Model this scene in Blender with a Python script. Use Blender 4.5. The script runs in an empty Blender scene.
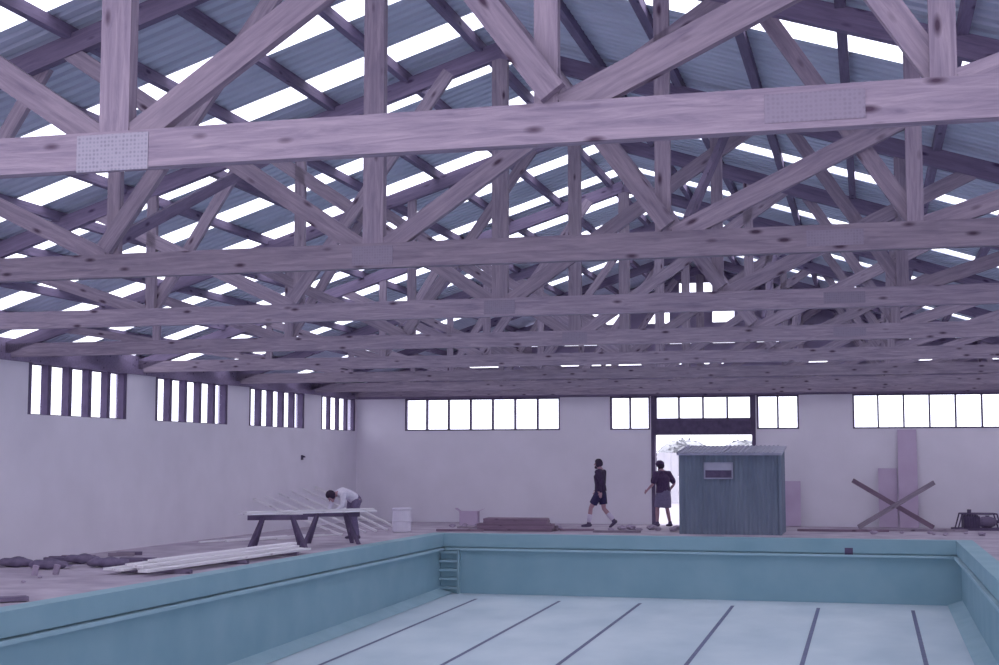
import bpy, bmesh, math, random
from mathutils import Vector, Matrix
random.seed(7)
S=bpy.context.scene; COL=S.collection
try:
    S.view_settings.view_transform='Standard'
    S.view_settings.gamma=1.14
except Exception as e: print(e)

# ------------------------------------------------------------ materials
def srgb(r,g,b):
    f=lambda c:(c/255/12.92) if c/255<=.04045 else ((c/255+.055)/1.055)**2.4
    return (f(r),f(g),f(b),1)
def base(name):
    m=bpy.data.materials.new(name); m.use_nodes=True; nt=m.node_tree
    for n in list(nt.nodes): nt.nodes.remove(n)
    out=nt.nodes.new('ShaderNodeOutputMaterial'); return m,nt,out
def mat(name,c1,c2=None,scale=4.,stretch=(1,1,1),rough=.8,bump=0.,rand=0.,metal=0.,detail=5,contrast=(.3,.7),spec=.25):
    m,nt,out=base(name); N=nt.nodes; L=nt.links
    b=N.new('ShaderNodeBsdfPrincipled'); b.inputs['Roughness'].default_value=rough; b.inputs['Metallic'].default_value=metal
    b.inputs['Specular IOR Level'].default_value=spec
    L.new(b.outputs[0],out.inputs[0])
    tc=N.new('ShaderNodeTexCoord'); mp=N.new('ShaderNodeMapping'); mp.inputs['Scale'].default_value=stretch
    L.new(tc.outputs['Object'],mp.inputs[0])
    nz=N.new('ShaderNodeTexNoise'); nz.inputs['Scale'].default_value=scale; nz.inputs['Detail'].default_value=detail
    L.new(mp.outputs[0],nz.inputs['Vector'])
    cr=N.new('ShaderNodeValToRGB'); cr.color_ramp.elements[0].position=contrast[0]; cr.color_ramp.elements[1].position=contrast[1]
    cr.color_ramp.elements[0].color=srgb(*c1); cr.color_ramp.elements[1].color=srgb(*(c2 or c1))
    L.new(nz.outputs['Fac'],cr.inputs[0])
    last=cr.outputs[0]
    L.new(last,b.inputs['Base Color'])
    if bump:
        bp=N.new('ShaderNodeBump'); bp.inputs['Strength'].default_value=bump; bp.inputs['Distance'].default_value=.02
        L.new(nz.outputs['Fac'],bp.inputs['Height']); L.new(bp.outputs[0],b.inputs['Normal'])
    return m
def wood(name,c1,c2,knot,rand=.14):
    m,nt,out=base(name); N=nt.nodes; L=nt.links
    b=N.new('ShaderNodeBsdfPrincipled'); b.inputs['Roughness'].default_value=.8; b.inputs['Specular IOR Level'].default_value=.15
    L.new(b.outputs[0],out.inputs[0])
    tc=N.new('ShaderNodeTexCoord'); oi=N.new('ShaderNodeObjectInfo')
    ad=N.new('ShaderNodeVectorMath'); ad.operation='ADD'
    sc=N.new('ShaderNodeVectorMath'); sc.operation='SCALE'; sc.inputs[0].default_value=(17,9,5)
    L.new(oi.outputs['Random'],sc.inputs['Scale']); L.new(tc.outputs['Object'],ad.inputs[0]); L.new(sc.outputs[0],ad.inputs[1])
    mp=N.new('ShaderNodeMapping'); mp.inputs['Scale'].default_value=(1.0,12,12); L.new(ad.outputs[0],mp.inputs[0])
    nz=N.new('ShaderNodeTexNoise'); nz.inputs['Scale'].default_value=2.2; nz.inputs['Detail'].default_value=9; nz.inputs['Roughness'].default_value=.68; nz.inputs['Distortion'].default_value=.6
    L.new(mp.outputs[0],nz.inputs['Vector'])
    cr=N.new('ShaderNodeValToRGB'); cr.color_ramp.elements[0].position=.3; cr.color_ramp.elements[1].position=.7
    cr.color_ramp.elements[0].color=srgb(*c1); cr.color_ramp.elements[1].color=srgb(*c2); L.new(nz.outputs['Fac'],cr.inputs[0])
    m2=N.new('ShaderNodeMapping'); m2.inputs['Scale'].default_value=(2.6,7,7); L.new(ad.outputs[0],m2.inputs[0])
    vo=N.new('ShaderNodeTexVoronoi'); vo.inputs['Scale'].default_value=1.; L.new(m2.outputs[0],vo.inputs['Vector'])
    kr=N.new('ShaderNodeValToRGB'); kr.color_ramp.elements[0].position=.07; kr.color_ramp.elements[0].color=(1,1,1,1)
    kr.color_ramp.elements[1].position=.19; kr.color_ramp.elements[1].color=(0,0,0,1); L.new(vo.outputs['Distance'],kr.inputs[0])
    mx=N.new('ShaderNodeMix'); mx.data_type='RGBA'; L.new(kr.outputs[0],mx.inputs['Factor']); L.new(cr.outputs[0],mx.inputs['A']); mx.inputs['B'].default_value=srgb(*knot)
    hs=N.new('ShaderNodeHueSaturation'); mr=N.new('ShaderNodeMapRange'); mr.inputs['To Min'].default_value=1-rand; mr.inputs['To Max'].default_value=1+rand
    L.new(oi.outputs['Random'],mr.inputs['Value']); L.new(mr.outputs[0],hs.inputs['Value']); L.new(mx.outputs['Result'],hs.inputs['Color'])
    L.new(hs.outputs[0],b.inputs['Base Color'])
    bp=N.new('ShaderNodeBump'); bp.inputs['Strength'].default_value=.4; bp.inputs['Distance'].default_value=.01
    L.new(nz.outputs['Fac'],bp.inputs['Height']); L.new(bp.outputs[0],b.inputs['Normal'])
    return m
def clear(name,col,lo=.03,hi=.12):
    m,nt,out=base(name); N=nt.nodes; L=nt.links
    t=N.new('ShaderNodeBsdfTransparent'); t.inputs[0].default_value=col
    tc=N.new('ShaderNodeTexCoord'); nz=N.new('ShaderNodeTexNoise'); nz.inputs['Scale'].default_value=1.5; L.new(tc.outputs['Object'],nz.inputs['Vector'])
    d=N.new('ShaderNodeBsdfDiffuse'); d.inputs[0].default_value=(.7,.7,.8,1)
    mr=N.new('ShaderNodeMapRange'); mr.inputs['To Min'].default_value=lo; mr.inputs['To Max'].default_value=hi; L.new(nz.outputs['Fac'],mr.inputs['Value'])
    mx=N.new('ShaderNodeMixShader'); L.new(mr.outputs[0],mx.inputs[0]); L.new(t.outputs[0],mx.inputs[1]); L.new(d.outputs[0],mx.inputs[2]); L.new(mx.outputs[0],out.inputs[0])
    return m
def platemat(name,a,c):
    m,nt,out=base(name); N=nt.nodes; L=nt.links
    b=N.new('ShaderNodeBsdfPrincipled'); b.inputs['Roughness'].default_value=.6; b.inputs['Metallic'].default_value=.2; L.new(b.outputs[0],out.inputs[0])
    tc=N.new('ShaderNodeTexCoord'); vo=N.new('ShaderNodeTexVoronoi'); vo.inputs['Scale'].default_value=42; vo.inputs['Randomness'].default_value=.15
    L.new(tc.outputs['Object'],vo.inputs['Vector'])
    cr=N.new('ShaderNodeValToRGB'); cr.color_ramp.elements[0].position=.2; cr.color_ramp.elements[0].color=srgb(*a); cr.color_ramp.elements[1].position=.6; cr.color_ramp.elements[1].color=srgb(*c)
    L.new(vo.outputs['Distance'],cr.inputs[0]); L.new(cr.outputs[0],b.inputs['Base Color'])
    return m

M_WOOD=wood('truss_pine',(110,99,120),(156,141,157),(66,50,68))
M_WOODD=wood('dark_pine',(92,82,108),(122,108,136),(62,50,76))
M_BOARD=wood('pale_board',(210,205,216),(230,226,236),(178,168,184))
M_RED=wood('red_board',(108,88,110),(134,110,132),(76,56,74))
M_WALL=mat('painted_wall',(214,208,223),(223,217,232),scale=1.2,rough=.9,bump=.05)
M_DECK=mat('dusty_concrete',(144,133,152),(180,168,186),scale=1.6,rough=.95,bump=.25)
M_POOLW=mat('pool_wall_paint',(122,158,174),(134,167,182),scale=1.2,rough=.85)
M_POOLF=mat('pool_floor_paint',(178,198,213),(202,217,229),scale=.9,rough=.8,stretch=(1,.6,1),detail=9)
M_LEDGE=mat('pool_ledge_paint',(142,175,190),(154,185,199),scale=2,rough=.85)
M_LINE=mat('lane_black',(92,98,130),(104,110,144),scale=6,rough=.7)
M_ROOF=mat('roof_steel',(174,180,200),(190,196,216),scale=1,stretch=(1,3,1),rough=.55,metal=.1,spec=.5)
M_GABLE=mat('gable_sheet',(118,106,134),(136,124,152),scale=2,rough=.8)
M_FRAME=mat('window_frame_dark',(74,62,92),(90,76,106),scale=5,rough=.7)
M_CLEAR=clear('clear_pane',(.95,.96,1,1))
M_SHED=mat('shed_iron',(96,106,128),(110,120,140),scale=3,rough=.7,stretch=(1,1,.3))
M_SHEDR=mat('shed_roof_iron',(134,134,160),(150,148,174),scale=4,rough=.6)
M_PANE=mat('shed_pane',(140,138,164),(160,158,182),scale=3,rough=.3)
M_WHITE=mat('white_plastic',(214,208,228),(226,220,238),scale=4,rough=.6)
M_DARK=mat('dark_iron',(62,52,80),(82,68,100),scale=8,rough=.6)
M_SACK=mat('grey_sack',(84,74,100),(110,98,126),scale=9,rough=.95,bump=.3)
M_RUB=mat('rubble_stone',(136,122,146),(166,150,176),scale=9,rough=.95,bump=.3)
M_PANEL=mat('pinkish_board',(176,156,186),(188,168,198),scale=2,rough=.9)
M_SKIN=mat('skin',(160,120,136),(170,130,144),scale=10,rough=.6)
M_HAIR=mat('dark_hair',(38,28,48),(54,40,62),scale=40,rough=.9,bump=.4)
M_CL1=mat('plum_wool',(48,36,62),(60,44,74),scale=25,rough=.95)
M_CL1b=mat('navy_cotton',(44,38,72),(54,46,84),scale=25,rough=.95)
M_CL2=mat('plum_shirt',(62,46,76),(76,56,90),scale=25,rough=.95)
M_CL2b=mat('grey_cotton',(98,90,122),(114,104,138),scale=25,rough=.95)
M_CL3=mat('white_shirt',(205,198,220),(222,215,234),scale=25,rough=.95)
M_CL3b=mat('mid_trousers',(98,86,118),(112,98,132),scale=25,rough=.95)
M_SOCK=mat('pale_sock',(196,184,212),(208,196,222),scale=25,rough=.95)
M_LEAF=mat('leaves',(146,148,156),(164,166,172),scale=3,rough=.9)
M_FENCE=mat('pale_fence',(168,166,176),(178,176,186),scale=3,rough=.9)
M_GROUND=mat('outside_ground',(160,156,166),(174,168,180),scale=1,rough=.95)
M_PLATE=platemat('punched_steel',(92,88,112),(154,148,166))
M_PLATE2=platemat('dull_punched_steel',(104,94,116),(128,117,138))

# ------------------------------------------------------------ mesh builder
class MB:
    def __init__(s): s.v=[];s.f=[];s.m=[];s.cur=0
    def add(s,vs,fs):
        o=len(s.v); s.v+=[tuple(v) for v in vs]; s.f+=[tuple(i+o for i in f) for f in fs]; s.m+=[s.cur]*len(fs)
    def box(s,x0,x1,y0,y1,z0,z1):
        s.add([(x0,y0,z0),(x1,y0,z0),(x1,y1,z0),(x0,y1,z0),(x0,y0,z1),(x1,y0,z1),(x1,y1,z1),(x0,y1,z1)],
              [(3,2,1,0),(4,5,6,7),(0,1,5,4),(1,2,6,5),(2,3,7,6),(3,0,4,7)])
    def beam(s,p0,p1,w,h,up=(0,0,1)):
        p0=Vector(p0);p1=Vector(p1);d=(p1-p0).normalized();u=Vector(up)
        if abs(d.dot(u))>.98: u=Vector((1,0,0))
        a=d.cross(u).normalized();b=a.cross(d).normalized();vs=[]
        for p in (p0,p1):
            for i,j in ((-1,-1),(1,-1),(1,1),(-1,1)): vs.append(p+a*i*w/2+b*j*h/2)
        s.add(vs,[(0,1,2,3),(7,6,5,4),(0,4,5,1),(1,5,6,2),(2,6,7,3),(3,7,4,0)])
    def tube(s,pts,radii,side=(0,1,0),n=14,round_=True):
        pts=[Vector(p) for p in pts]; rr=[(r,r) if not isinstance(r,tuple) else r for r in radii]
        P=[];R=[];T=[]
        k=len(pts)
        tang=[]
        for i in range(k):
            t=(pts[min(i+1,k-1)]-pts[max(i-1,0)]).normalized(); tang.append(t)
        if round_:
            for q,sc in ((.95,.3),(.7,.7)):
                r=min(rr[0]); P.append(pts[0]-tang[0]*r*q); R.append((rr[0][0]*sc,rr[0][1]*sc)); T.append(tang[0])
        for i in range(k): P.append(pts[i]);R.append(rr[i]);T.append(tang[i])
        if round_:
            for q,sc in ((.7,.7),(.95,.3)):
                r=min(rr[-1]); P.append(pts[-1]+tang[-1]*r*q); R.append((rr[-1][0]*sc,rr[-1][1]*sc)); T.append(tang[-1])
        vs=[]; 
        for p,r,t in zip(P,R,T):
            sd=Vector(side); sd=sd-t*sd.dot(t)
            if sd.length<.05: sd=Vector((1,0,.01)); sd=sd-t*sd.dot(t)
            sd.normalize(); nn=t.cross(sd)
            for i in range(n):
                a=2*math.pi*i/n; vs.append(p+sd*math.cos(a)*r[0]+nn*math.sin(a)*r[1])
        fs=[]
        m=len(P)
        for j in range(m-1):
            for i in range(n):
                i2=(i+1)%n; fs.append((j*n+i,j*n+i2,(j+1)*n+i2,(j+1)*n+i))
        fs.append(tuple(reversed(range(n)))); fs.append(tuple((m-1)*n+i for i in range(n)))
        s.add(vs,fs)
    def cyl(s,p0,p1,r0,r1=None,n=16): s.tube([p0,p1],[r0,r0 if r1 is None else r1],side=(0.3,.9,.2),n=n,round_=False)
    def ell(s,c,r,rot=None,nu=16,nv=10,fn=None):
        c=Vector(c);vs=[]
        for j in range(1,nv):
            for i in range(nu):
                a=2*math.pi*i/nu;b=math.pi*j/nv
                p=Vector((r[0]*math.sin(b)*math.cos(a),r[1]*math.sin(b)*math.sin(a),r[2]*math.cos(b)))
                if fn: p=fn(p)
                if rot: p=rot@p
                vs.append(c+p)
        top=Vector((0,0,r[2]));bot=Vector((0,0,-r[2]))
        if fn: top=fn(top);bot=fn(bot)
        if rot: top=rot@top;bot=rot@bot
        vs+= [c+top,c+bot]; T=len(vs)-2
        fs=[]
        for j in range(nv-2):
            for i in range(nu):
                i2=(i+1)%nu; fs.append((j*nu+i,(j+1)*nu+i,(j+1)*nu+i2,j*nu+i2))
        for i in range(nu):
            i2=(i+1)%nu; fs.append((T,i,i2)); fs.append((T+1,(nv-2)*nu+i2,(nv-2)*nu+i))
        s.add(vs,fs)
    def mesh(s,name,mats,smooth=False):
        me=bpy.data.meshes.new(name); me.from_pydata(s.v,[],s.f)
        for m in (mats if isinstance(mats,(list,tuple)) else [mats]): me.materials.append(m)
        me.polygons.foreach_set('material_index',s.m)
        if smooth: me.polygons.foreach_set('use_smooth',[True]*len(s.f))
        me.update(); return me
    def obj(s,name,mats,parent=None,smooth=False,loc=None):
        o=bpy.data.objects.new(name,s.mesh(name,mats,smooth)); COL.objects.link(o)
        if parent: o.parent=parent
        if loc: o.location=loc
        return o
def empty(name,loc=(0,0,0),rz=0):
    e=bpy.data.objects.new(name,None); e.empty_display_size=.2; COL.objects.link(e); e.location=loc; e.rotation_euler=(0,0,rz); return e
def tag(o,label,cat,group=None):
    o['label']=label;o['category']=cat
    if group:o['group']=group
    return o
def struct(o,label=None):
    o['kind']='structure'
    if label:o['label']=label
    return o
def stick(name,p0,p1,w,h,m,parent=None,up=(0,0,1)):
    """box whose length is local X"""
    p0=Vector(p0);p1=Vector(p1);L=(p1-p0).length
    b=MB(); b.box(-L/2,L/2,-w/2,w/2,-h/2,h/2); o=b.obj(name,m)
    d=(p1-p0).normalized();u=Vector(up)
    if abs(d.dot(u))>.98: u=Vector((1,0,0))
    y=u.cross(d).normalized();z=d.cross(y)
    mt=Matrix((d,y,z)).transposed().to_4x4(); mt.translation=(p0+p1)/2
    if parent: o.parent=parent
    o.matrix_local=mt
    return o

# ------------------------------------------------------------ room
XL,XR,YF=-13.8,5.4,36.8; XC=-4.2
PX0,PX1,PY0,PY1=-9.55,1.8,6.0,31.0
ZS,ZT=2.48,3.36
b=MB()
b.box(XL,PX0,-1,YF,-.2,0); b.box(PX1,XR,-1,YF,-.2,0); b.box(PX0,PX1,PY1,YF,-.2,0); b.box(PX0,PX1,-1,PY0,-.2,0)
struct(b.obj('floor',M_DECK),'dusty bare concrete pool deck')
b=MB(); b.box(XL-.25,XL,-1,YF+.25,-.2,ZS)
wl=[]
y=20.96-4.4*4
while y<35:
    wl.append((y,min(y+3.29,YF-.12))); y+=4.4
prev=-1
for a,c in wl:
    b.box(XL-.25,XL,prev,a,ZS,ZT); prev=c
b.box(XL-.25,XL,prev,YF+.25,ZS,ZT)
struct(b.obj('wall_left',M_WALL),'white painted masonry wall')
b=MB(); b.box(XR,XR+.25,-1,YF+.25,-.2,ZS)
prev=-1
for a,c in wl:
    b.box(XR,XR+.25,prev,a,ZS,ZT); prev=c
b.box(XR,XR+.25,prev,YF+.25,ZS,ZT)
struct(b.obj('wall_right',M_WALL),'white painted masonry wall')
DX0,DX1,DZ=-5.45,-2.93,2.34
wins=[(-12.39,-8.01,7),(-6.65,-5.58,2),(-5.45,-2.93,4),(-2.80,-1.73,2),(-.39,3.99,7)]
b=MB(); b.box(XL,DX0-.1,YF,YF+.25,-.2,ZS); b.box(DX1+.1,XR,YF,YF+.25,-.2,ZS)
xs=[(XL,-12.39),(-8.01,-6.65),(-5.58,DX0-.1),(DX1+.1,-2.80),(-1.73,-.39),(3.99,XR)]
for a,c in xs: b.box(a,c,YF,YF+.25,ZS,ZT)
struct(b.obj('wall_far',M_WALL),'white painted masonry end wall')
n=1
def window(n,axis,a,c,z0,z1,panes,pos,mw=.05,dep=.2,inward=1,rail=.04):
    b=MB(); P=(c-a)/panes
    def bx(u0,u1,z0,z1,d0,d1):
        if axis=='x': b.box(u0,u1,pos+d0,pos+d1,z0,z1)
        else: b.box(pos+d0,pos+d1,u0,u1,z0,z1)
    s=1 if inward>0 else -1
    d0,d1=(.0,dep) if s>0 else (-dep,0)
    rd0,rd1=(.0,dep) if s>0 else (-dep,-dep*.6)
    bx(a,c,z0,z0+rail,rd0,rd1); bx(a,c,z1-rail,z1,rd0,rd1)
    for i in range(panes+1):
        u=a+P*i; u0=max(a,u-mw/2);u1=min(c,u+mw/2)
        if i==0:u0,u1=a,a+mw
        if i==panes:u0,u1=c-mw,c
        bx(u0,u1,z0+.0,z1-.0,d0,d1)
    b.cur=1
    g=(dep-.03) if s>0 else -(dep-.03)
    bx(a+.01,c-.01,z0+.03,z1-.03,g,g+.008*s) if s>0 else bx(a+.01,c-.01,z0+.03,z1-.03,g-.008,g)
    return struct(b.obj('window_%d'%n,[M_FRAME,M_CLEAR]),'clerestory window with dark mullions')
for a,c,p in wins:
    window(n,'x',a,c,ZS if p!=4 else 2.74,ZT,p,YF+.01,mw=.045,dep=.12); n+=1
for a,c in wl:
    if a>14: window(n,'y',a,c,ZS,ZT,5 if c-a>3 else 4,XL-.01,mw=.12,dep=.14 if c-a>3 else .09,inward=-1,rail=.02); n+=1
b=MB()
b.box(DX0-.1,DX0,YF-.03,YF+.28,0,ZT); b.box(DX1,DX1+.1,YF-.03,YF+.28,0,ZT); b.box(DX0,DX1,YF-.1,YF+.28,DZ,2.74)
b.cur=1; b.box(DX0+.02,DX1-.02,YF-.14,YF-.1,DZ+.03,2.70)
struct(b.obj('door_1',[M_FRAME,M_DARK]),'dark door frame with rolled-up shutter box')
b=MB(); b.box(XL-.25,XL+.06,-1,YF+.25,ZT,3.47); b.box(XR-.06,XR+.25,-1,YF+.25,ZT,3.47); b.box(XL,XR,YF-.05,YF+.25,ZT,3.47)
b.box(XL-.2,XL-.05,-1,YF+.25,3.47,3.74); b.box(XR+.05,XR+.2,-1,YF+.25,3.47,3.74)
struct(b.obj('trim_1',M_WOODD),'dark timber wall plate and eaves blocking')
# gable
CZ=3.525; RT=3.12; SL=.32
def rz(d): return CZ+RT+.2-SL*abs(d)
b=MB(); r=random.Random(3)
rows=[(3.47,3.6,0),(3.6,3.68,.6),(3.68,4.2,0),(4.2,4.4,.75),(4.4,4.75,0),(4.75,5.05,.45),(5.05,5.3,0),(5.3,5.75,.4),(5.75,6.1,0),(6.1,6.35,.4),(6.35,6.85,0)]
for z0,z1,pr in rows:
    hw0=min(9.85,(rz(0)-z0)/SL); hw1=max(0,(rz(0)-z1)/SL)
    nc=max(1,int(2*hw0/.55)) if pr else 1
    for i in range(nc):
        x0=-hw0+2*hw0*i/nc;x1=-hw0+2*hw0*(i+1)/nc
        b.cur=1 if (pr and r.random()<pr) else 0
        cl=lambda x:max(-hw1,min(hw1,x))
        if nc==1: q=[(-hw0,z0),(hw0,z0),(hw1,z1),(-hw1,z1)]
        else: q=[(x0,z0),(x1,z0),(cl(x1),z1),(cl(x0),z1)]
        b.add([(XC+x,YF+.12,z) for x,z in q],[(0,1,2,3)])
struct(b.obj('wall_gable',[M_GABLE,M_CLEAR]),'sheeted gable with translucent gaps')
# roof
Y0R,Y1R=1.0,37.4
SW=.52
stripL=[q-SW/2 for q in (4.8,7.8,10.9,13.7,15.3,16.85,18.7,20.4,22.4,24.4,26.4,28.4,30.4,32.4,34.6)]
stripR=[q-SW/2 for q in (5.0,9.2,12.95,16.7,19.2,21.5,23.7,25.9,28.1,30.3,32.5,34.7)]
for sgn,nm,strips in ((-1,'ceiling',stripL),(1,'ceiling.001',stripR)):
    b=MB(); segs=[];p=Y0R
    for s in strips:
        segs.append((p,s)); p=s+SW
    segs.append((p,Y1R))
    for a,c in segs:
        N_=max(1,int(round((c-a)/.19)))
        ys=[];
        for i in range(N_):
            q=(c-a)/N_
            ys+=[(a+q*i,0),(a+q*(i+.55),0),(a+q*(i+.65),.035),(a+q*(i+.9),.035)]
        ys.append((c,0))
        vs=[];fs=[]
        for yy,h in ys:
            vs.append((XC,yy,rz(0)+h)); vs.append((XC+sgn*10.15,yy,rz(10.15)+h))
        for i in range(len(ys)-1): fs.append((2*i,2*i+1,2*i+3,2*i+2))
        b.add(vs,fs)
    struct(b.obj(nm,M_ROOF),'unlined ribbed steel roof sheeting')
    for s in strips:
        b=MB(); b.add([(XC,s,rz(0)),(XC+sgn*10.15,s,rz(10.15)),(XC+sgn*10.15,s+SW,rz(10.15)),(XC,s+SW,rz(0))],[(0,1,2,3)])
        struct(b.obj('window_%d'%n,M_CLEAR),'translucent roof sheet strip'); n+=1
pb=MB(); LP=Y1R-Y0R-.2; pb.box(-LP/2,LP/2,-.045,.045,-.06,.06); pm=pb.mesh('roof_purlin',M_WOODD)
for sgn in (-1,1):
    for i in range(11):
        d=.25+.95*i
        if d>10: continue
        o=bpy.data.objects.new('roof_purlin',pm); COL.objects.link(o)
        o.matrix_world=Matrix.Translation((XC+sgn*d,(Y0R+Y1R)/2,CZ+RT-SL*d+.135))@Matrix.Rotation(math.pi/2,4,'Z')
        tag(o,'long dark timber purlin under the roof sheeting','roof beam','purlins under the roof sheeting')
# trusses
YT=[7.2+4.4*i for i in range(7)]+[36.55]
top=lambda d:RT-SL*d
def truss(y):
    e=empty('roof_truss',(XC,y,CZ))
    stick('bottom_chord',(-9.7,0,0),(9.7,0,0),.10,.22,M_WOOD,e)
    for s in (-1,1):
        stick('top_chord',(s*.0,0,top(0)),(s*9.95,0,top(9.95)),.10,.20,M_WOODD,e)
        def w(nm,d0,z0,d1,z1,wd=.13,th=.07,yo=0.,m=M_WOOD): stick(nm,(s*d0,yo,z0),(s*d1,yo,z1),th,wd,m,e)
        w('web_diagonal',.12,.08,3.1,top(3.1)-.05,.16)
        w('web_post',2.57,.1,2.57,top(2.57)-.05,.13)
        w('web_diagonal',2.62,.15,.62,top(.62)-.05,.15,yo=-.0851)
        w('web_diagonal',2.66,.08,5.37,top(5.37)-.05,.16)
        w('web_post',4.6,.1,4.6,top(4.6)-.05,.13)
        w('web_diagonal',4.62,.1,3.4,top(3.4)-.05,.14,yo=.0852)
        w('web_diagonal',4.68,.08,7.0,top(7.0)-.05,.15)
        w('web_post',6.9,.1,6.9,top(6.9)-.05,.12)
        w('web_diagonal',6.9,.08,8.6,top(8.6)-.03,.12,th=.06)
    stick('king_post',(0,0,.1),(0,0,top(0)-.02),.09,.19,M_WOOD,e,up=(1,0,0))
    return e
def plates(e,first):
    L=[(0,-.015,.46,.215,M_PLATE),(3.97,0,.5,.15,M_PLATE2)] if first else [(0,-.0,.38,.17,M_PLATE2),(3.97,0,.45,.13,M_PLATE2)]
    for x,z,wd,hh,mm in L:
        b=MB(); b.box(x-wd/2,x+wd/2,-.056,-.051,z-hh/2,z+hh/2); o=b.obj('nail_plate',mm,e); o['label']='punched grey steel nail plate'
T0=truss(YT[0]); tag(T0,'rough-sawn pine roof truss with steel nail plates','roof truss','pine roof trusses over the pool')
kids=list(T0.children)
for i,y in enumerate(YT[1:]):
    c=T0.copy(); COL.objects.link(c); c.location=(XC,y,CZ); c['label']='rough-sawn pine roof truss spanning the pool hall'
    for k in kids:
        kk=k.copy(); COL.objects.link(kk); kk.parent=c
    if i<3: plates(c,False)
plates(T0,True)
for i in range(1,len(YT)-2,2):
    for s in (-1,1):
        x=XC+s*2.75
        o=stick('roof_brace',(x,YT[i]+.12,CZ+.2),(x,YT[i+1]-.14,CZ+top(2.75)-.22),.05,.12,M_WOODD)
        tag(o,'diagonal timber brace between two roof trusses','roof beam','diagonal braces between trusses')

# ------------------------------------------------------------ pool
pe=empty('swimming_pool',((PX0+PX1)/2,(PY0+PY1)/2,0)); tag(pe,'empty rectangular swimming pool painted blue with lane lines','swimming pool')
cx,cy=(PX0+PX1)/2,(PY0+PY1)/2
zf0,zf1=-1.75,-1.33
def zf(y): return zf1+(zf0-zf1)*(PY1-y)/(PY1-PY0)
hx,hy=(PX1-PX0)/2,(PY1-PY0)/2
b=MB()
W=.25
b.box(-hx-W,-hx,-hy,hy,-2,-.0+.02); b.box(hx,hx+W,-hy,hy,-2,.02); b.box(-hx-W,hx+W,hy,hy+W,-2,.02); b.box(-hx-W,hx+W,-hy-W,-hy,-2,.02)
b.obj('pool_wall',M_POOLW,pe)
b=MB()
for (x0,x1,y0,y1) in ((-hx,-hx+.09,-hy,hy),(hx-.09,hx,-hy,hy),(-hx,hx,hy-.09,hy)):
    b.box(x0,x1,y0,y1,-.27,.021)
b.obj('pool_gutter',M_POOLW,pe)
b=MB()
for (x0,x1,y0,y1) in ((-hx,-hx+.15,-hy,hy),(hx-.15,hx,-hy,hy),(-hx,hx,hy-.15,hy)):
    b.box(x0,x1,y0,y1,-.35,-.30)
b.obj('pool_ledge',M_LEDGE,pe)
b=MB(); b.add([(-hx,-hy,zf0),(hx,-hy,zf0),(hx,hy,zf1),(-hx,hy,zf1)],[(0,1,2,3)])
b.obj('pool_floor',M_POOLF,pe)
b=MB()
def strip(x0,x1,y0,y1,dz): 
    A=zf(y0+cy)+dz;B=zf(y1+cy)+dz
    b.add([(x0,y0,A),(x1,y0,A),(x1,y1,B),(x0,y1,B)],[(0,1,2,3)])
b.add([(-hx,-hy,zf0+.12),(-hx+.3,-hy,zf0+.01),(-hx+.3,hy,zf1+.01),(-hx,hy,zf1+.12)],[(0,1,2,3)])
b.add([(hx,-hy,zf0+.12),(hx-.3,-hy,zf0+.01),(hx-.3,hy,zf1+.01),(hx,hy,zf1+.12)],[(3,2,1,0)])
b.obj('pool_cove',M_LEDGE,pe)
for X in (-8.42,-6.55,-4.79,-2.84,-1.09,.78):
    b=MB(); strip(X-.037-cx,X+.037-cx,-hy+1,hy-1.0,.006); b.obj('lane_line',M_LINE,pe)
b=MB()
for i in range(5):
    z=-.38-.2*i; b.box(-hx+.0,-hx+.45,hy-.13,hy-.0,z-.05,z)
b.box(-hx+.42,-hx+.47,hy-.13,hy,-1.33,-.3)
b.obj('corner_step',M_LEDGE,pe)
b=MB(); b.box(-.47-cx-.085,-.47-cx+.085,hy-.115,hy-.09,-.33+.02,-.16); b.obj('outlet_grate',M_DARK,pe)

# ------------------------------------------------------------ outside
b=MB(); 
b.add([(-80,YF+.25,-.2),(80,YF+.25,-.2),(80,140,-.2),(-80,140,-.2)],[(0,1,2,3)])
b.add([(-80,-60,-.2),(XL-.25,-60,-.2),(XL-.25,YF+.25,-.2),(-80,YF+.25,-.2)],[(0,1,2,3)])
b.add([(XR+.25,-60,-.2),(80,-60,-.2),(80,YF+.25,-.2),(XR+.25,YF+.25,-.2)],[(0,1,2,3)])
b.add([(XL-.25,-60,-.2),(XR+.25,-60,-.2),(XR+.25,-1,-.2),(XL-.25,-1,-.2)],[(0,1,2,3)])
struct(b.obj('ground',M_GROUND),'pale open ground outside')
e=empty('site_fence',(-7,60,-.2)); tag(e,'pale boarded fence beyond the open doorway','fence')
b=MB()
for i in range(60): b.box(-9+.3*i,-9+.3*i+.285,-.02,.02,0,2.15)
b.obj('fence_boards',M_FENCE,e)
b=MB(); b.box(-9,9,.03,.08,.4,.5); b.box(-9,9,.03,.08,1.6,1.7)
b.obj('fence_rail',M_FENCE,e)
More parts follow.
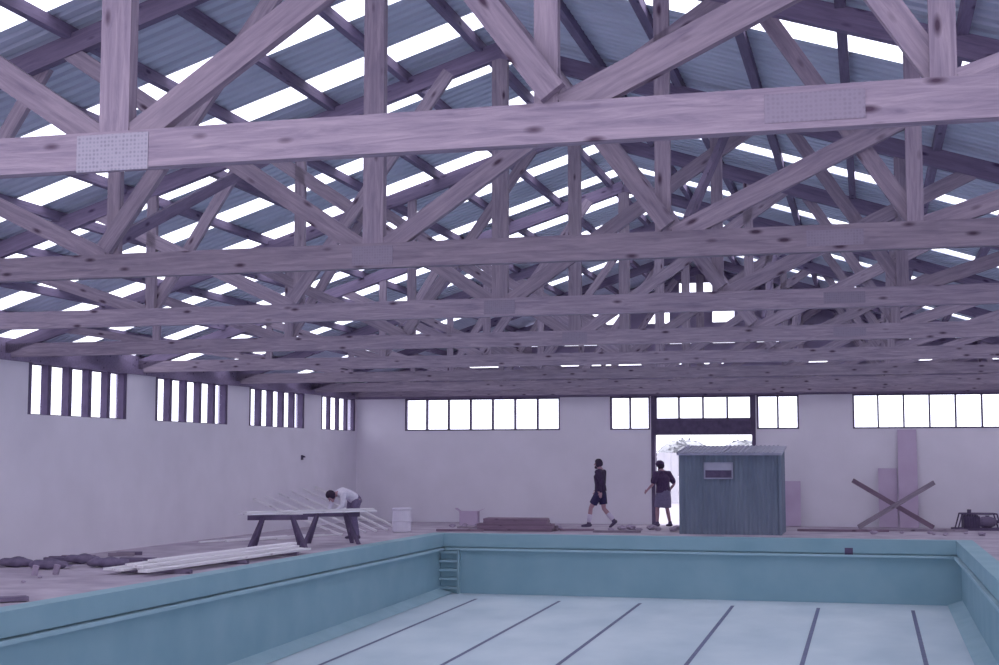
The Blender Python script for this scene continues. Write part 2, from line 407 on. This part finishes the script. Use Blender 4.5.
for k,(hxp,hyp) in enumerate(((-14.0,66),(-11.2,67),(-8.4,66),(-5.6,67),(-2.8,66))):
    e=empty('bush',(hxp,hyp,-.2)); tag(e,'rounded leafy shrub beyond the pale fence','bush','shrubs beyond the fence')
    b=MB(); r=random.Random(k)
    for i in range(900):
        a=r.uniform(0,6.28);q_=math.acos(r.uniform(-.3,1)); R_=r.uniform(.92,1.02)
        p=Vector((1.3*R_*math.sin(q_)*math.cos(a),1.1*R_*math.sin(q_)*math.sin(a),1.9+.85*R_*math.cos(q_)+.1*math.sin(a*3)))
        a=r.uniform(0,6.28); q=.12
        d=Vector((math.cos(a),math.sin(a),r.uniform(-.5,.5)))*q; u=Vector((-math.sin(a),math.cos(a),.6))*q*.5
        b.add([p-d,p-u*.8,p+d,p+u],[(0,1,2,3)])
    b.ell((0,0,1.9),(1.3,1.05,.87))
    b.obj('foliage',M_LEAF,e)
    b=MB()
    for i in range(5): b.tube([(0,0,0),(r.uniform(-.3,.3),r.uniform(-.2,.2),1),(r.uniform(-.6,.6),r.uniform(-.4,.4),1.7)],[.05,.04,.02],n=6)
    b.obj('stem',M_LEAF,e)

# ------------------------------------------------------------ shed
e=empty('site_shed',(-3.1,33.35,0)); tag(e,'small blue-grey corrugated iron site shed with lean-to roof','shed')
w_,d_=1.13,.9
b=MB()
def corr(p0,p1,z0,z1a,z1b):
    p0=Vector(p0);p1=Vector(p1);L=(p1-p0).length;nn=int(L/.1);d=(p1-p0)/L;o=Vector((d.y,-d.x,0))
    vs=[];fs=[]
    for i in range(nn*4+1):
        t=i/(nn*4);off=.014*math.sin(i*math.pi/2)
        p=p0+(p1-p0)*t+o*off
        vs+= [(p.x,p.y,z0),(p.x,p.y,z1a+(z1b-z1a)*t)]
    for i in range(nn*4): fs.append((2*i,2*i+2,2*i+3,2*i+1))
    b.add(vs,fs)
zf_,zb_=1.80,1.95
corr((-w_,-d_,0),(w_,-d_,0),0,zf_,zf_); corr((w_,-d_,0),(w_,d_,0),0,zf_,zb_); corr((w_,d_,0),(-w_,d_,0),0,zb_,zb_); corr((-w_,d_,0),(-w_,-d_,0),0,zb_,zf_)
for sx in (-1,1): b.box(sx*w_-.03,sx*w_+.03,-d_-.03,-d_+.03,0,zf_)
b.obj('shed_body',M_SHED,e)
b=MB(); b.add([(-w_-.07,-d_-.1,zf_),(w_+.05,-d_-.1,zf_),(w_+.05,d_+.1,zb_+.03),(-w_-.07,d_+.1,zb_+.03),
  (-w_-.07,-d_-.1,zf_+.05),(w_+.05,-d_-.1,zf_+.05),(w_+.05,d_+.1,zb_+.08),(-w_-.07,d_+.1,zb_+.08)],[(3,2,1,0),(4,5,6,7),(0,1,5,4),(1,2,6,5),(2,3,7,6),(3,0,4,7)])
for i in range(22): 
    x=-w_-.05+i*.103; b.beam((x,-d_-.11,zf_+.055),(x,d_+.1,zb_+.085),.04,.03)
b.obj('shed_roof',M_SHEDR,e)
b=MB(); wx0,wx1,wz0,wz1=-.58,.08,1.26,1.64
b.box(wx0,wx1,-d_-.06,-d_-.02,wz0,wz0+.03);b.box(wx0,wx1,-d_-.06,-d_-.02,wz1-.03,wz1);b.box(wx0,wx0+.03,-d_-.06,-d_-.02,wz0,wz1);b.box(wx1-.03,wx1,-d_-.06,-d_-.02,wz0,wz1)
b.cur=1;b.box(wx0+.03,wx1-.03,-d_-.04,-d_-.03,1.46,wz1-.03)
b.cur=2;b.box(wx0+.03,wx1-.03,-d_-.04,-d_-.03,wz0+.03,1.46)
b.obj('shed_window',[M_SHEDR,M_PANE,M_DARK],e)

# ------------------------------------------------------------ people
def finish(mb,name,m,parent,vox=.009,sm=2):
    o=mb.obj(name+'_src',m); md=o.modifiers.new('r','REMESH'); md.mode='VOXEL'; md.voxel_size=vox
    s=o.modifiers.new('s','SMOOTH'); s.iterations=sm; s.factor=.5
    dg=bpy.context.evaluated_depsgraph_get(); dg.update()
    me=bpy.data.meshes.new_from_object(o.evaluated_get(dg)); me.name=name
    me.materials.clear(); me.materials.append(m)
    me.polygons.foreach_set('use_smooth',[True]*len(me.polygons))
    me.polygons.foreach_set('material_index',[0]*len(me.polygons))
    old=o.data; bpy.data.objects.remove(o); bpy.data.meshes.remove(old)
    n_=bpy.data.objects.new(name,me); COL.objects.link(n_); n_.parent=parent
    return n_
def V(*a): return Vector(a)
def hand(b,w,el,side,curl):
    d=(w-el).normalized(); s=(side-d*side.dot(d)).normalized(); c=(curl-d*curl.dot(d)); c=(c-s*c.dot(s)).normalized()
    b.tube([w-d*.01,w+d*.04,w+d*.085],[(.026,.022),(.040,.016),(.038,.014)],side=s,n=10)
    for i,(off,L) in enumerate(((.030,.068),(.010,.078),(-.010,.072),(-.029,.056))):
        p=w+d*.08+s*off; q=p+d*L*.5+c*L*.12; r_=q+d*L*.28+c*L*.3
        b.tube([p,q,r_],[.0095,.009,.0075],side=s,n=8)
    p=w+d*.025+s*.032; q=p+d*.03+s*.028; r_=q+d*.028+c*.012
    b.tube([p,q,r_],[.012,.011,.009],side=c,n=8)
def lerp(a,b_,t): return a+(b_-a)*t
def person(J,label,loc,rz_,sc,top_m,bot_m,sleeve,leglen,shoe_m,sock,hat=False,beard=False,headrot=None,skirt=False,bulk=1.0):
    e=empty('person',loc,rz_); e.scale=(sc,sc,sc); tag(e,label,'person')
    hr=headrot or Matrix.Identity(3); hc=J['head']; Yv=V(0,1,0)
    b=MB()
    b.tube([J['pelvis']-(J['waist']-J['pelvis'])*.5,J['pelvis'],J['waist'],J['chest'],J['neckb']],[(.13,.10),(.155,.105),(.125,.09),(.155,.105),(.09,.07)],side=Yv)
    b.tube([J['neckb'],lerp(J['neckb'],hc,.5),hc],[.06,.052,.055],side=Yv)
    for s_ in 'LR':
        sh,el,wr=J['sh'+s_],J['el'+s_],J['wr'+s_]
        b.tube([lerp(J['neckb'],sh,.2)+(J['chest']-J['neckb'])*.25,sh,lerp(sh,el,.5),el,lerp(el,wr,.35),wr],[.06,.056,.047,.037,.038,.025],side=Yv)
        hand(b,wr,el,V(1,0,0) if abs((wr-el).normalized().x)<.8 else V(0,0,1), V(0,-1 if s_=='L' else 1,0))
        hp,kn,an,to=J['hip'+s_],J['knee'+s_],J['ank'+s_],J['toe'+s_]
        b.tube([hp,lerp(hp,kn,.4),kn,lerp(kn,an,.3),an],[.088,.078,.054,.056,.036],side=Yv)
        b.tube([an-(to-an)*.15,to],[(.038,.034),(.04,.022)],side=Yv)
    b.ell(hc,(.098,.076,.118),hr,fn=lambda p:V(p.x*(1 if p.z>-.03 else .9),p.y*(1 if p.z>-.02 else 1+ (p.z+.02)*3.),p.z))
    b.tube([hc+hr@V(.088,0,.02),hc+hr@V(.112,0,-.022)],[.010,.015],side=Yv,n=8)
    b.ell(hc+hr@V(.075,0,-.095),(.03,.035,.025),hr)
    for y in (-.078,.078): b.ell(hc+hr@V(-.005,y,-.005),(.018,.009,.03),hr)
    b.tube([hc+hr@V(.09,-.022,-.06),hc+hr@V(.09,.022,-.06)],[.008,.008],side=V(0,0,1),n=8)
    finish(b,'body',M_SKIN,e,.0085,2)
    for y in (-.032,.032):
        q=MB(); q.ell(hc+hr@V(.088,y,.008),(.009,.013,.008),hr,8,6); q.obj('eye',M_DARK,e,True)
    b=MB(); B=bulk
    b.tube([J['pelvis']-(J['waist']-J['pelvis'])*.15,J['pelvis']+(J['waist']-J['pelvis'])*.2,J['waist'],J['chest'],lerp(J['chest'],J['neckb'],.75)],[(.168*B,.122*B),(.165*B,.12*B),(.15*B,.11*B),(.175*B,.125*B),(.12,.09)],side=Yv,round_=False)
    b.tube([lerp(J['neckb'],J['chest'],.2),lerp(J['neckb'],hc,.18)],[.08,.066],side=Yv,round_=False)
    for s_ in 'LR':
        sh,el,wr=J['sh'+s_],J['el'+s_],J['wr'+s_]
        pts=[lerp(J['neckb'],sh,.2)+(J['chest']-J['neckb'])*.25,sh,lerp(sh,el,.5)];rr=[.075*B,.072*B,.062*B]
        if sleeve>1: pts+=[el,lerp(el,wr,.4),lerp(el,wr,.9)];rr+=[.056*B,.051*B,.042]
        else: pts+=[lerp(sh,el,.75)];rr+=[.06*B]
        b.tube(pts,rr,side=Yv)
    finish(b,'shirt',top_m,e,.012,2)
    b=MB()
    if skirt:
        b.tube([J['waist'],J['pelvis'],lerp(J['pelvis'],V(.02,0,.56),.5),V(.03,0,.52)],[(.17,.13),(.20,.165),(.225,.195),(.235,.21)],side=Yv,n=28,round_=False)
        finish(b,'skirt',bot_m,e,.012,2)
    else:
        b.tube([J['pelvis']-(J['waist']-J['pelvis'])*.5,J['pelvis'],J['pelvis']+(J['waist']-J['pelvis'])*.5],[(.15,.115),(.172,.125),(.15,.11)],side=Yv)
        for s_ in 'LR':
            hp,kn,an=J['hip'+s_],J['knee'+s_],J['ank'+s_]
            if leglen>1: b.tube([hp,lerp(hp,kn,.5),kn,lerp(kn,an,.5),lerp(kn,an,.95)],[.105,.092,.072,.066,.06],side=Yv,round_=False)
            else: b.tube([hp,lerp(hp,kn,.5),lerp(hp,kn,.5+leglen*.4)],[.112,.106,.102],side=Yv,round_=False)
        finish(b,'trousers' if leglen>1 else 'shorts',bot_m,e,.012,2)
    for s_ in 'LR':
        an,to,kn=J['ank'+s_],J['toe'+s_],J['knee'+s_]
        b=MB()
        b.tube([an-(to-an)*.28+V(0,0,-.025),lerp(an,to,.45)+V(0,0,-.01),to+(to-an)*.12],[(.046,.045),(.05,.042),(.045,.03)],side=Yv)
        b.tube([an+(kn-an)*.16,an],[.052,.052],side=Yv,round_=False)
        finish(b,'boot',shoe_m,e,.01,1)
        if sock:
            b=MB(); b.tube([an+(kn-an)*.14,an+(kn-an)*.55,an+(kn-an)*.62],[.054,.066,.06],side=Yv,round_=False); b.obj('sock',M_SOCK,e,True)
    def hf(p):
        if p.x>.03 and p.z<.045: return p*.86
        if p.z<-.06: return p*.86
        return p*(1+.06*math.sin(p.x*160)*math.sin(p.y*170+1)*math.sin(p.z*150))
    b=MB(); b.ell(hc+hr@V(-.006,0,.012),(.112,.092,.128),hr,28,18,fn=hf); b.obj('hair',M_HAIR,e,True)
    if beard:
        b=MB(); b.ell(hc+hr@V(.052,0,-.078),(.05,.054,.042),hr,16,10); b.obj('beard',M_HAIR,e,True)
    if hat:
        b=MB(); b.ell(hc+hr@V(0,0,.06),(.112,.092,.085),hr); b.tube([hc+hr@V(.03,0,.055),hc+hr@V(.03,0,.062)],[(.10,.14)]*2,side=Yv,n=24); b.obj('hat',M_CL2,e,True)
    return e
J=dict(pelvis=V(0,0,.93),waist=V(.01,0,1.08),chest=V(.02,0,1.28),neckb=V(.0,0,1.44),head=V(.055,0,1.585),
 shL=V(0,.19,1.39),elL=V(-.13,.245,1.14),wrL=V(-.10,.25,.89),shR=V(0,-.19,1.39),elR=V(.02,-.25,1.12),wrR=V(.17,-.21,.93),
 hipL=V(0,.09,.88),kneeL=V(.23,.09,.50),ankL=V(.29,.09,.09),toeL=V(.44,.10,.055),
 hipR=V(0,-.09,.88),kneeR=V(-.05,-.09,.48),ankR=V(-.33,-.09,.16),toeR=V(-.22,-.10,.045))
person(J,'bearded person walking in dark jumper, dark shorts and pale socks',(-6.5,34.6,0),math.radians(170),1.0,M_CL1,M_CL1b,2,.6,M_DARK,True,beard=True,bulk=1.2)
J2=dict(pelvis=V(0,0,.93),waist=V(.0,.01,1.08),chest=V(.03,.02,1.28),neckb=V(.03,.02,1.44),head=V(.08,.02,1.585),
 shL=V(.03,.23,1.39),elL=V(.02,.34,1.12),wrL=V(.20,.38,.96),shR=V(.02,-.20,1.38),elR=V(-.07,-.32,1.13),wrR=V(.08,-.27,.94),
 hipL=V(0,.09,.88),kneeL=V(.10,.12,.49),ankL=V(.08,.15,.08),toeL=V(.23,.17,.05),
 hipR=V(0,-.09,.88),kneeR=V(.0,-.12,.49),ankR=V(-.10,-.14,.08),toeR=V(.05,-.17,.05))
person(J2,'person in cap standing in doorway, dark shirt, grey knee-length garment',(-5.06,35.5,0),math.radians(138),.965,M_CL2,M_CL2b,1,1.2,M_DARK,False,hat=True,skirt=True,bulk=1.32)
hr=Matrix.Rotation(math.radians(60),3,'Y')
J3=dict(pelvis=V(-.05,0,.90),waist=V(.08,0,.98),chest=V(.27,0,1.03),neckb=V(.42,0,1.01),head=V(.56,0,.97),
 shL=V(.37,.18,.99),elL=V(.42,.23,.76),wrL=V(.52,.16,.66),shR=V(.37,-.18,.99),elR=V(.40,-.23,.76),wrR=V(.52,-.16,.66),
 hipL=V(-.06,.09,.87),kneeL=V(.03,.12,.48),ankL=V(-.05,.13,.08),toeL=V(.10,.15,.05),
 hipR=V(-.06,-.09,.87),kneeR=V(.0,-.12,.48),ankR=V(-.12,-.13,.08),toeR=V(.03,-.15,.05))
person(J3,'person in white shirt bending forward over a work bench',(-10.72,28.35,0),math.radians(236),.97,M_CL3,M_CL3b,2,2,M_DARK,False,headrot=hr)

# ------------------------------------------------------------ sawhorses + bench boards
def sawhorse(loc,rz_,L,label):
    e=empty('sawhorse',loc,rz_); tag(e,label,'sawhorse','dark sawhorses')
    stick('top_beam',(-L/2,0,.60),(L/2,0,.60),.09,.10,M_FRAME,e)
    for sx in (-1,1):
        for sy in (-1,1):
            stick('leg',(sx*(L/2-.30),sy*.04,.62),(sx*(L/2-.08-.05*sy),sy*.26,.0),.08,.05,M_FRAME,e)
        b=MB(); b.beam((sx*(L/2-.20),-.17,.28),(sx*(L/2-.20),.17,.28),.03,.08); b.obj('brace',M_FRAME,e)
sawhorse((-11.05,25.2,0),math.radians(24),1.15,'dark splayed-leg sawhorse carrying pale bench boards')
sawhorse((-10.62,26.9,0),math.radians(24),1.15,'dark splayed-leg sawhorse beside bending person')
for i,z in enumerate((.672,.672,.706)):
    dx_=.17*i if i<2 else .1
    o=stick('bench_board',(-11.65+dx_,24.8-dx_*.7+.05,z),(-9.95+dx_,27.25-dx_*.7,z),.19 ,.028,M_BOARD); tag(o,'pale board laid across two dark sawhorses','board','pale boards on sawhorses')

for i,(x,z,yo) in enumerate(((-10.86,.085,.1),(-10.62,.085,.0),(-10.38,.085,.25),(-10.14,.085,-.15),(-10.72,.122,.5),(-10.42,.122,.2),(-10.56,.16,.9))):
    o=stick('timber_board',(x-.2,18.9+yo,z),(x+.13,24.2+yo*.3,z),.18,.034,M_BOARD); tag(o,'long pale timber board stacked on bearers by the pool edge','board','long pale boards stacked beside pool')
for y in (19.5,21.5,23.6):
    o=stick('timber_bearer',(-11.1,y,.035),(-9.95,y,.035),.09,.066,M_WOODD); tag(o,'short dark timber bearer under stacked boards','timber block','bearers under the boards')
for i in range(6):
    o=stick('timber_lath',(-11.15-.05*i,32.6-.62*i,.03),(-13.75,33.7-.75*i,1.0-.04*i),.055,.045,M_BOARD); tag(o,'thin pale lath leaning on the white wall','timber lath','pale laths leaning on wall')
for i in range(4):
    o=stick('floor_lath',(-13.3+.35*i,26.4+.5*i,.025),(-12.5+.3*i,29.0+.35*i,.025),.045,.035,M_BOARD); tag(o,'thin pale lath lying on the concrete deck','timber lath','pale laths lying on deck')
e=empty('plastic_drum',(-10.7,31.6,0)); tag(e,'white plastic drum with rim standing on the deck','drum')
b=MB(); b.tube([(0,0,0),(0,0,.02),(0,0,.25),(0,0,.27),(0,0,.29),(0,0,.5),(0,0,.54),(0,0,.55)],[.20,.22,.225,.235,.225,.22,.235,.235],n=28,round_=False); b.obj('drum_body',M_WHITE,e,False)
b=MB(); b.cyl((0,0,.55),(0,0,.565),.21,n=28); b.obj('drum_lid',M_WHITE,e)
e=empty('wall_bracket',(XL+.0,32.9,1.75)); tag(e,'tiny dark bracket fixed on the white wall','bracket')
b=MB(); b.box(0,.02,-.06,.06,-.06,.06); b.beam((.01,0,.02),(.09,0,.02),.04,.04); b.obj('bracket_plate',M_DARK,e)
# low dark debris: sacks and offcuts
def sack(loc,rz_,L):
    e=empty('cement_sack',loc,rz_); tag(e,'flattened dark grey sack lying on the deck','sack','grey sacks on the deck')
    b=MB()
    def fn(p): return V(p.x,p.y,max(p.z,-.06)+.012*math.sin(p.x*23+p.y*17))
    b.ell((0,0,.072),(L/2,.19,.085),fn=fn,nu=24,nv=14); b.obj('sack_body',M_SACK,e,True)
    b=MB(); b.tube([(L/2-.06,0,.06),(L/2+.05,0,.05)],[(.06,.02),(.1,.012)],n=12); b.obj('sack_neck',M_SACK,e,True)
sack((-12.55,19.75,0),.4,.6); sack((-11.85,20.35,0),.2,.7); sack((-13.3,20.0,0),.5,.55); sack((-12.65,20.9,0),.3,.6)
r=random.Random(11); k=0
for (px,py,nn,ang) in ((-13.3,21.3,3,.3),(-12.0,21.3,2,.15),(-12.9,22.6,2,.35)):
    for i in range(nn):
        L=r.uniform(.35,.6); a=ang+r.uniform(-.15,.15); y=py+.28*i; z=.035
        o=stick('timber_offcut',(px-L*.6*math.cos(a),y-L*math.sin(a)*.6,z),(px+L*.6*math.cos(a),y+L*.6*math.sin(a),z),.10,.06,(M_WOODD,M_FRAME,M_WOOD)[k%3]); k+=1
        tag(o,'rough dark timber offcut lying on the deck','timber block','rough offcuts near wall')
for i,(x,y) in enumerate(((-12.05,18.6),(-11.85,18.85))):
    o=MB(); o.beam((x,y,0),(x+.03,y,.15),.05,.08); tag(o.obj('timber_peg',M_RUB),'short pale wooden peg standing on the deck','wood block','pale pegs on deck')
o=stick('deck_plank',(-10.7,14.6,.04),(-10.0,15.3,.04),.2,.05,M_WOODD); tag(o,'short rough plank lying by the pool edge','plank')
r=random.Random(5); RK=[]
def rock(x,y,s):
    for (a,b_,c) in RK:
        if math.hypot(a-x,b_-y)<(c+s)*1.35: return
    RK.append((x,y,s))
    bm=bmesh.new(); bmesh.ops.create_icosphere(bm,subdivisions=2,radius=s)
    for v in bm.verts: v.co=Vector((v.co.x*r.uniform(.8,1.2),v.co.y*r.uniform(.8,1.2),v.co.z*.6*r.uniform(.7,1.15)+s*.5))
    me=bpy.data.meshes.new('rubble_stone'); bm.to_mesh(me); bm.free(); me.materials.append(M_RUB)
    o=bpy.data.objects.new('rubble_stone',me); o.location=(x,y,0); COL.objects.link(o); tag(o,'small pale lump of rubble on the deck','rubble','rubble on the deck')
for i in range(22): rock(r.uniform(-6.2,-4.5),r.uniform(33.3,34.3),r.uniform(.06,.14))
for i in range(8): rock(r.uniform(-7.7,-7.0),r.uniform(33.5,34),r.uniform(.05,.10))
for i in range(10): rock(r.uniform(-10.2,-9.2),r.uniform(33.9,34.6),r.uniform(.06,.12))
for i in range(12): rock(r.uniform(-13.3,-11.4),r.uniform(16.8,19.0),r.uniform(.015,.035))
for i in range(8): rock(r.uniform(-1.6,3.2),r.uniform(33.2,34),r.uniform(.04,.09))
for j in range(5):
    for i in range(2):
        L=.9+.05*((i+j)%3)
        o=stick('stacked_board',(-8.2-L+.05*j,32.6+.4*i,.035+.06*j),(-8.2+L-.04*j*(i+1),32.7+.4*i,.035+.06*j),.36,.055,M_RED); tag(o,'dark reddish board in a low stack on the deck','board','reddish boards stacked beyond pool')
for i,(x0,x1,y,z) in enumerate(((-10.0,-8.9,32.1,.03),(-9.9,-9.0,33.5,.03),(-7.2,-6.4,33.0,.03),(-6.3,-5.2,32.5,.03),(-1.7,.4,34.3,.03),(.2,2.2,34.9,.03))):
    o=stick('loose_plank',(x0,y,z),(x1,y+.2,z),.14,.05,M_WOOD if i%2 else M_RED); tag(o,'loose rough plank lying on the deck','plank','loose planks beyond the pool')
e=empty('open_carton',(-10.1,35.3,0),.15); tag(e,'pale open carton on the deck near the wall','box')
b=MB(); b.box(-.24,.24,-.2,-.19,0,.36);b.box(-.24,.24,.19,.2,0,.36);b.box(-.24,-.23,-.2,.2,0,.36);b.box(.23,.24,-.2,.2,0,.36);b.box(-.24,.24,-.2,.2,0,.01);b.obj('carton_body',M_PANEL,e)
b=MB(); b.beam((-.24,0,.36),(-.36,0,.44),.38,.01,up=(0,0,1)); b.beam((.24,0,.36),(.38,0,.42),.38,.01); b.obj('carton_flap',M_PANEL,e)
def lean(name,x0,x1,h,y,m,label):
    e=MB(); off=.22*h/2
    e.beam(((x0+x1)/2,y-off,0.01),((x0+x1)/2,YF-.035,h),x1-x0,.025,up=(0,1,0)); tag(e.obj(name,m),label,'board')
lean('leaning_panel',.69,1.15,2.45,YF-.1,M_PANEL,'tall narrow pinkish board leaning on the end wall')
lean('leaning_panel',.2,.66,1.48,YF-.1,M_PANEL,'short pinkish board leaning on the end wall')
lean('leaning_panel',-2.2,-1.72,1.15,YF-.1,M_PANEL,'short pale board leaning on the wall behind shed')
for p0,p1,m,l in (((1.46,35.7,.06),(-.42,36.35,1.18),M_RED,'reddish plank crossed over another against the wall'),((-.30,35.5,.06),(1.52,36.1,1.14),M_WOOD,'weathered plank crossed over another against the wall')):
    o=stick('crossed_plank',p0,p1,.05,.11,m); tag(o,l,'plank','crossed planks by end wall')
# low machine
e=empty('pump_unit',(2.5,35.9,0),.1); tag(e,'low compact dark motor pump on a skid frame','pump')
b=MB()
for y in (-.22,.22):
    b.box(-.6,.6,y-.03,y+.03,0,.06)
    for x in (-.5,.5): b.cyl((x,y,.05),(x*.8,y,.4),.018,n=10)
    b.cyl((-.4,y,.4),(.4,y,.4),.018,n=10)
for x in (-.4,.4): b.cyl((x,-.22,.4),(x,.22,.4),.018,n=10); b.box(x-.04,x+.04,-.22,.22,.02,.06)
b.obj('skid_frame',M_FRAME,e)
b=MB(); b.box(-.36,.02,-.16,.16,.06,.34)
for i in range(6): b.box(-.35+.06*i,-.325+.06*i,-.18,.18,.1,.37)
b.cyl((-.2,0,.34),(-.2,0,.5),.05); b.obj('motor',M_DARK,e)
b=MB(); b.cyl((.02,0,.2),(.12,0,.2),.06); b.tube([(.1,0,.2),(.3,0,.2)],[.13,.13],side=(0,1,0),n=20); b.cyl((.22,0,.3),(.22,0,.36),.05); b.obj('pump_body',M_WOODD,e)
b=MB(); b.tube([(.32,0,.2),(.6,0,.22),(.85,.1,.12),(1.0,.3,.05)],[.04]*4,n=10); b.obj('hose',M_DARK,e,True)

# ------------------------------------------------------------ light
w=bpy.data.worlds.new('World'); S.world=w; w.use_nodes=True
bg=w.node_tree.nodes['Background']; bg.inputs[0].default_value=(.89,.88,1.0,1); bg.inputs[1].default_value=3.3
ld=bpy.data.lights.new('open_end_fill','AREA'); ld.shape='RECTANGLE'; ld.size=17; ld.size_y=3; ld.energy=60; ld.color=(.92,.89,1)  # added fill lamp behind the camera, brightens the hall from the near end
lo=bpy.data.objects.new('open_end_fill',ld); COL.objects.link(lo); lo.location=(-4.2,-3,2.0); lo.rotation_euler=(math.radians(86),0,0)

# ------------------------------------------------------------ camera
p=math.atan(125/1400); a=math.atan(370*math.cos(p)/1400)
F=Vector((-math.sin(a)*math.cos(p),math.cos(a)*math.cos(p),math.sin(p))); R=Vector((math.cos(a),math.sin(a),0)); U=R.cross(F)
cd=bpy.data.cameras.new('Camera'); cam=bpy.data.objects.new('Camera',cd); COL.objects.link(cam)
cd.sensor_width=36; cd.lens=1400*36/999; cd.clip_end=500
mt=Matrix((R,U,-F)).transposed().to_4x4(); mt.translation=(0,0,1.75); cam.matrix_world=mt
S.camera=cam
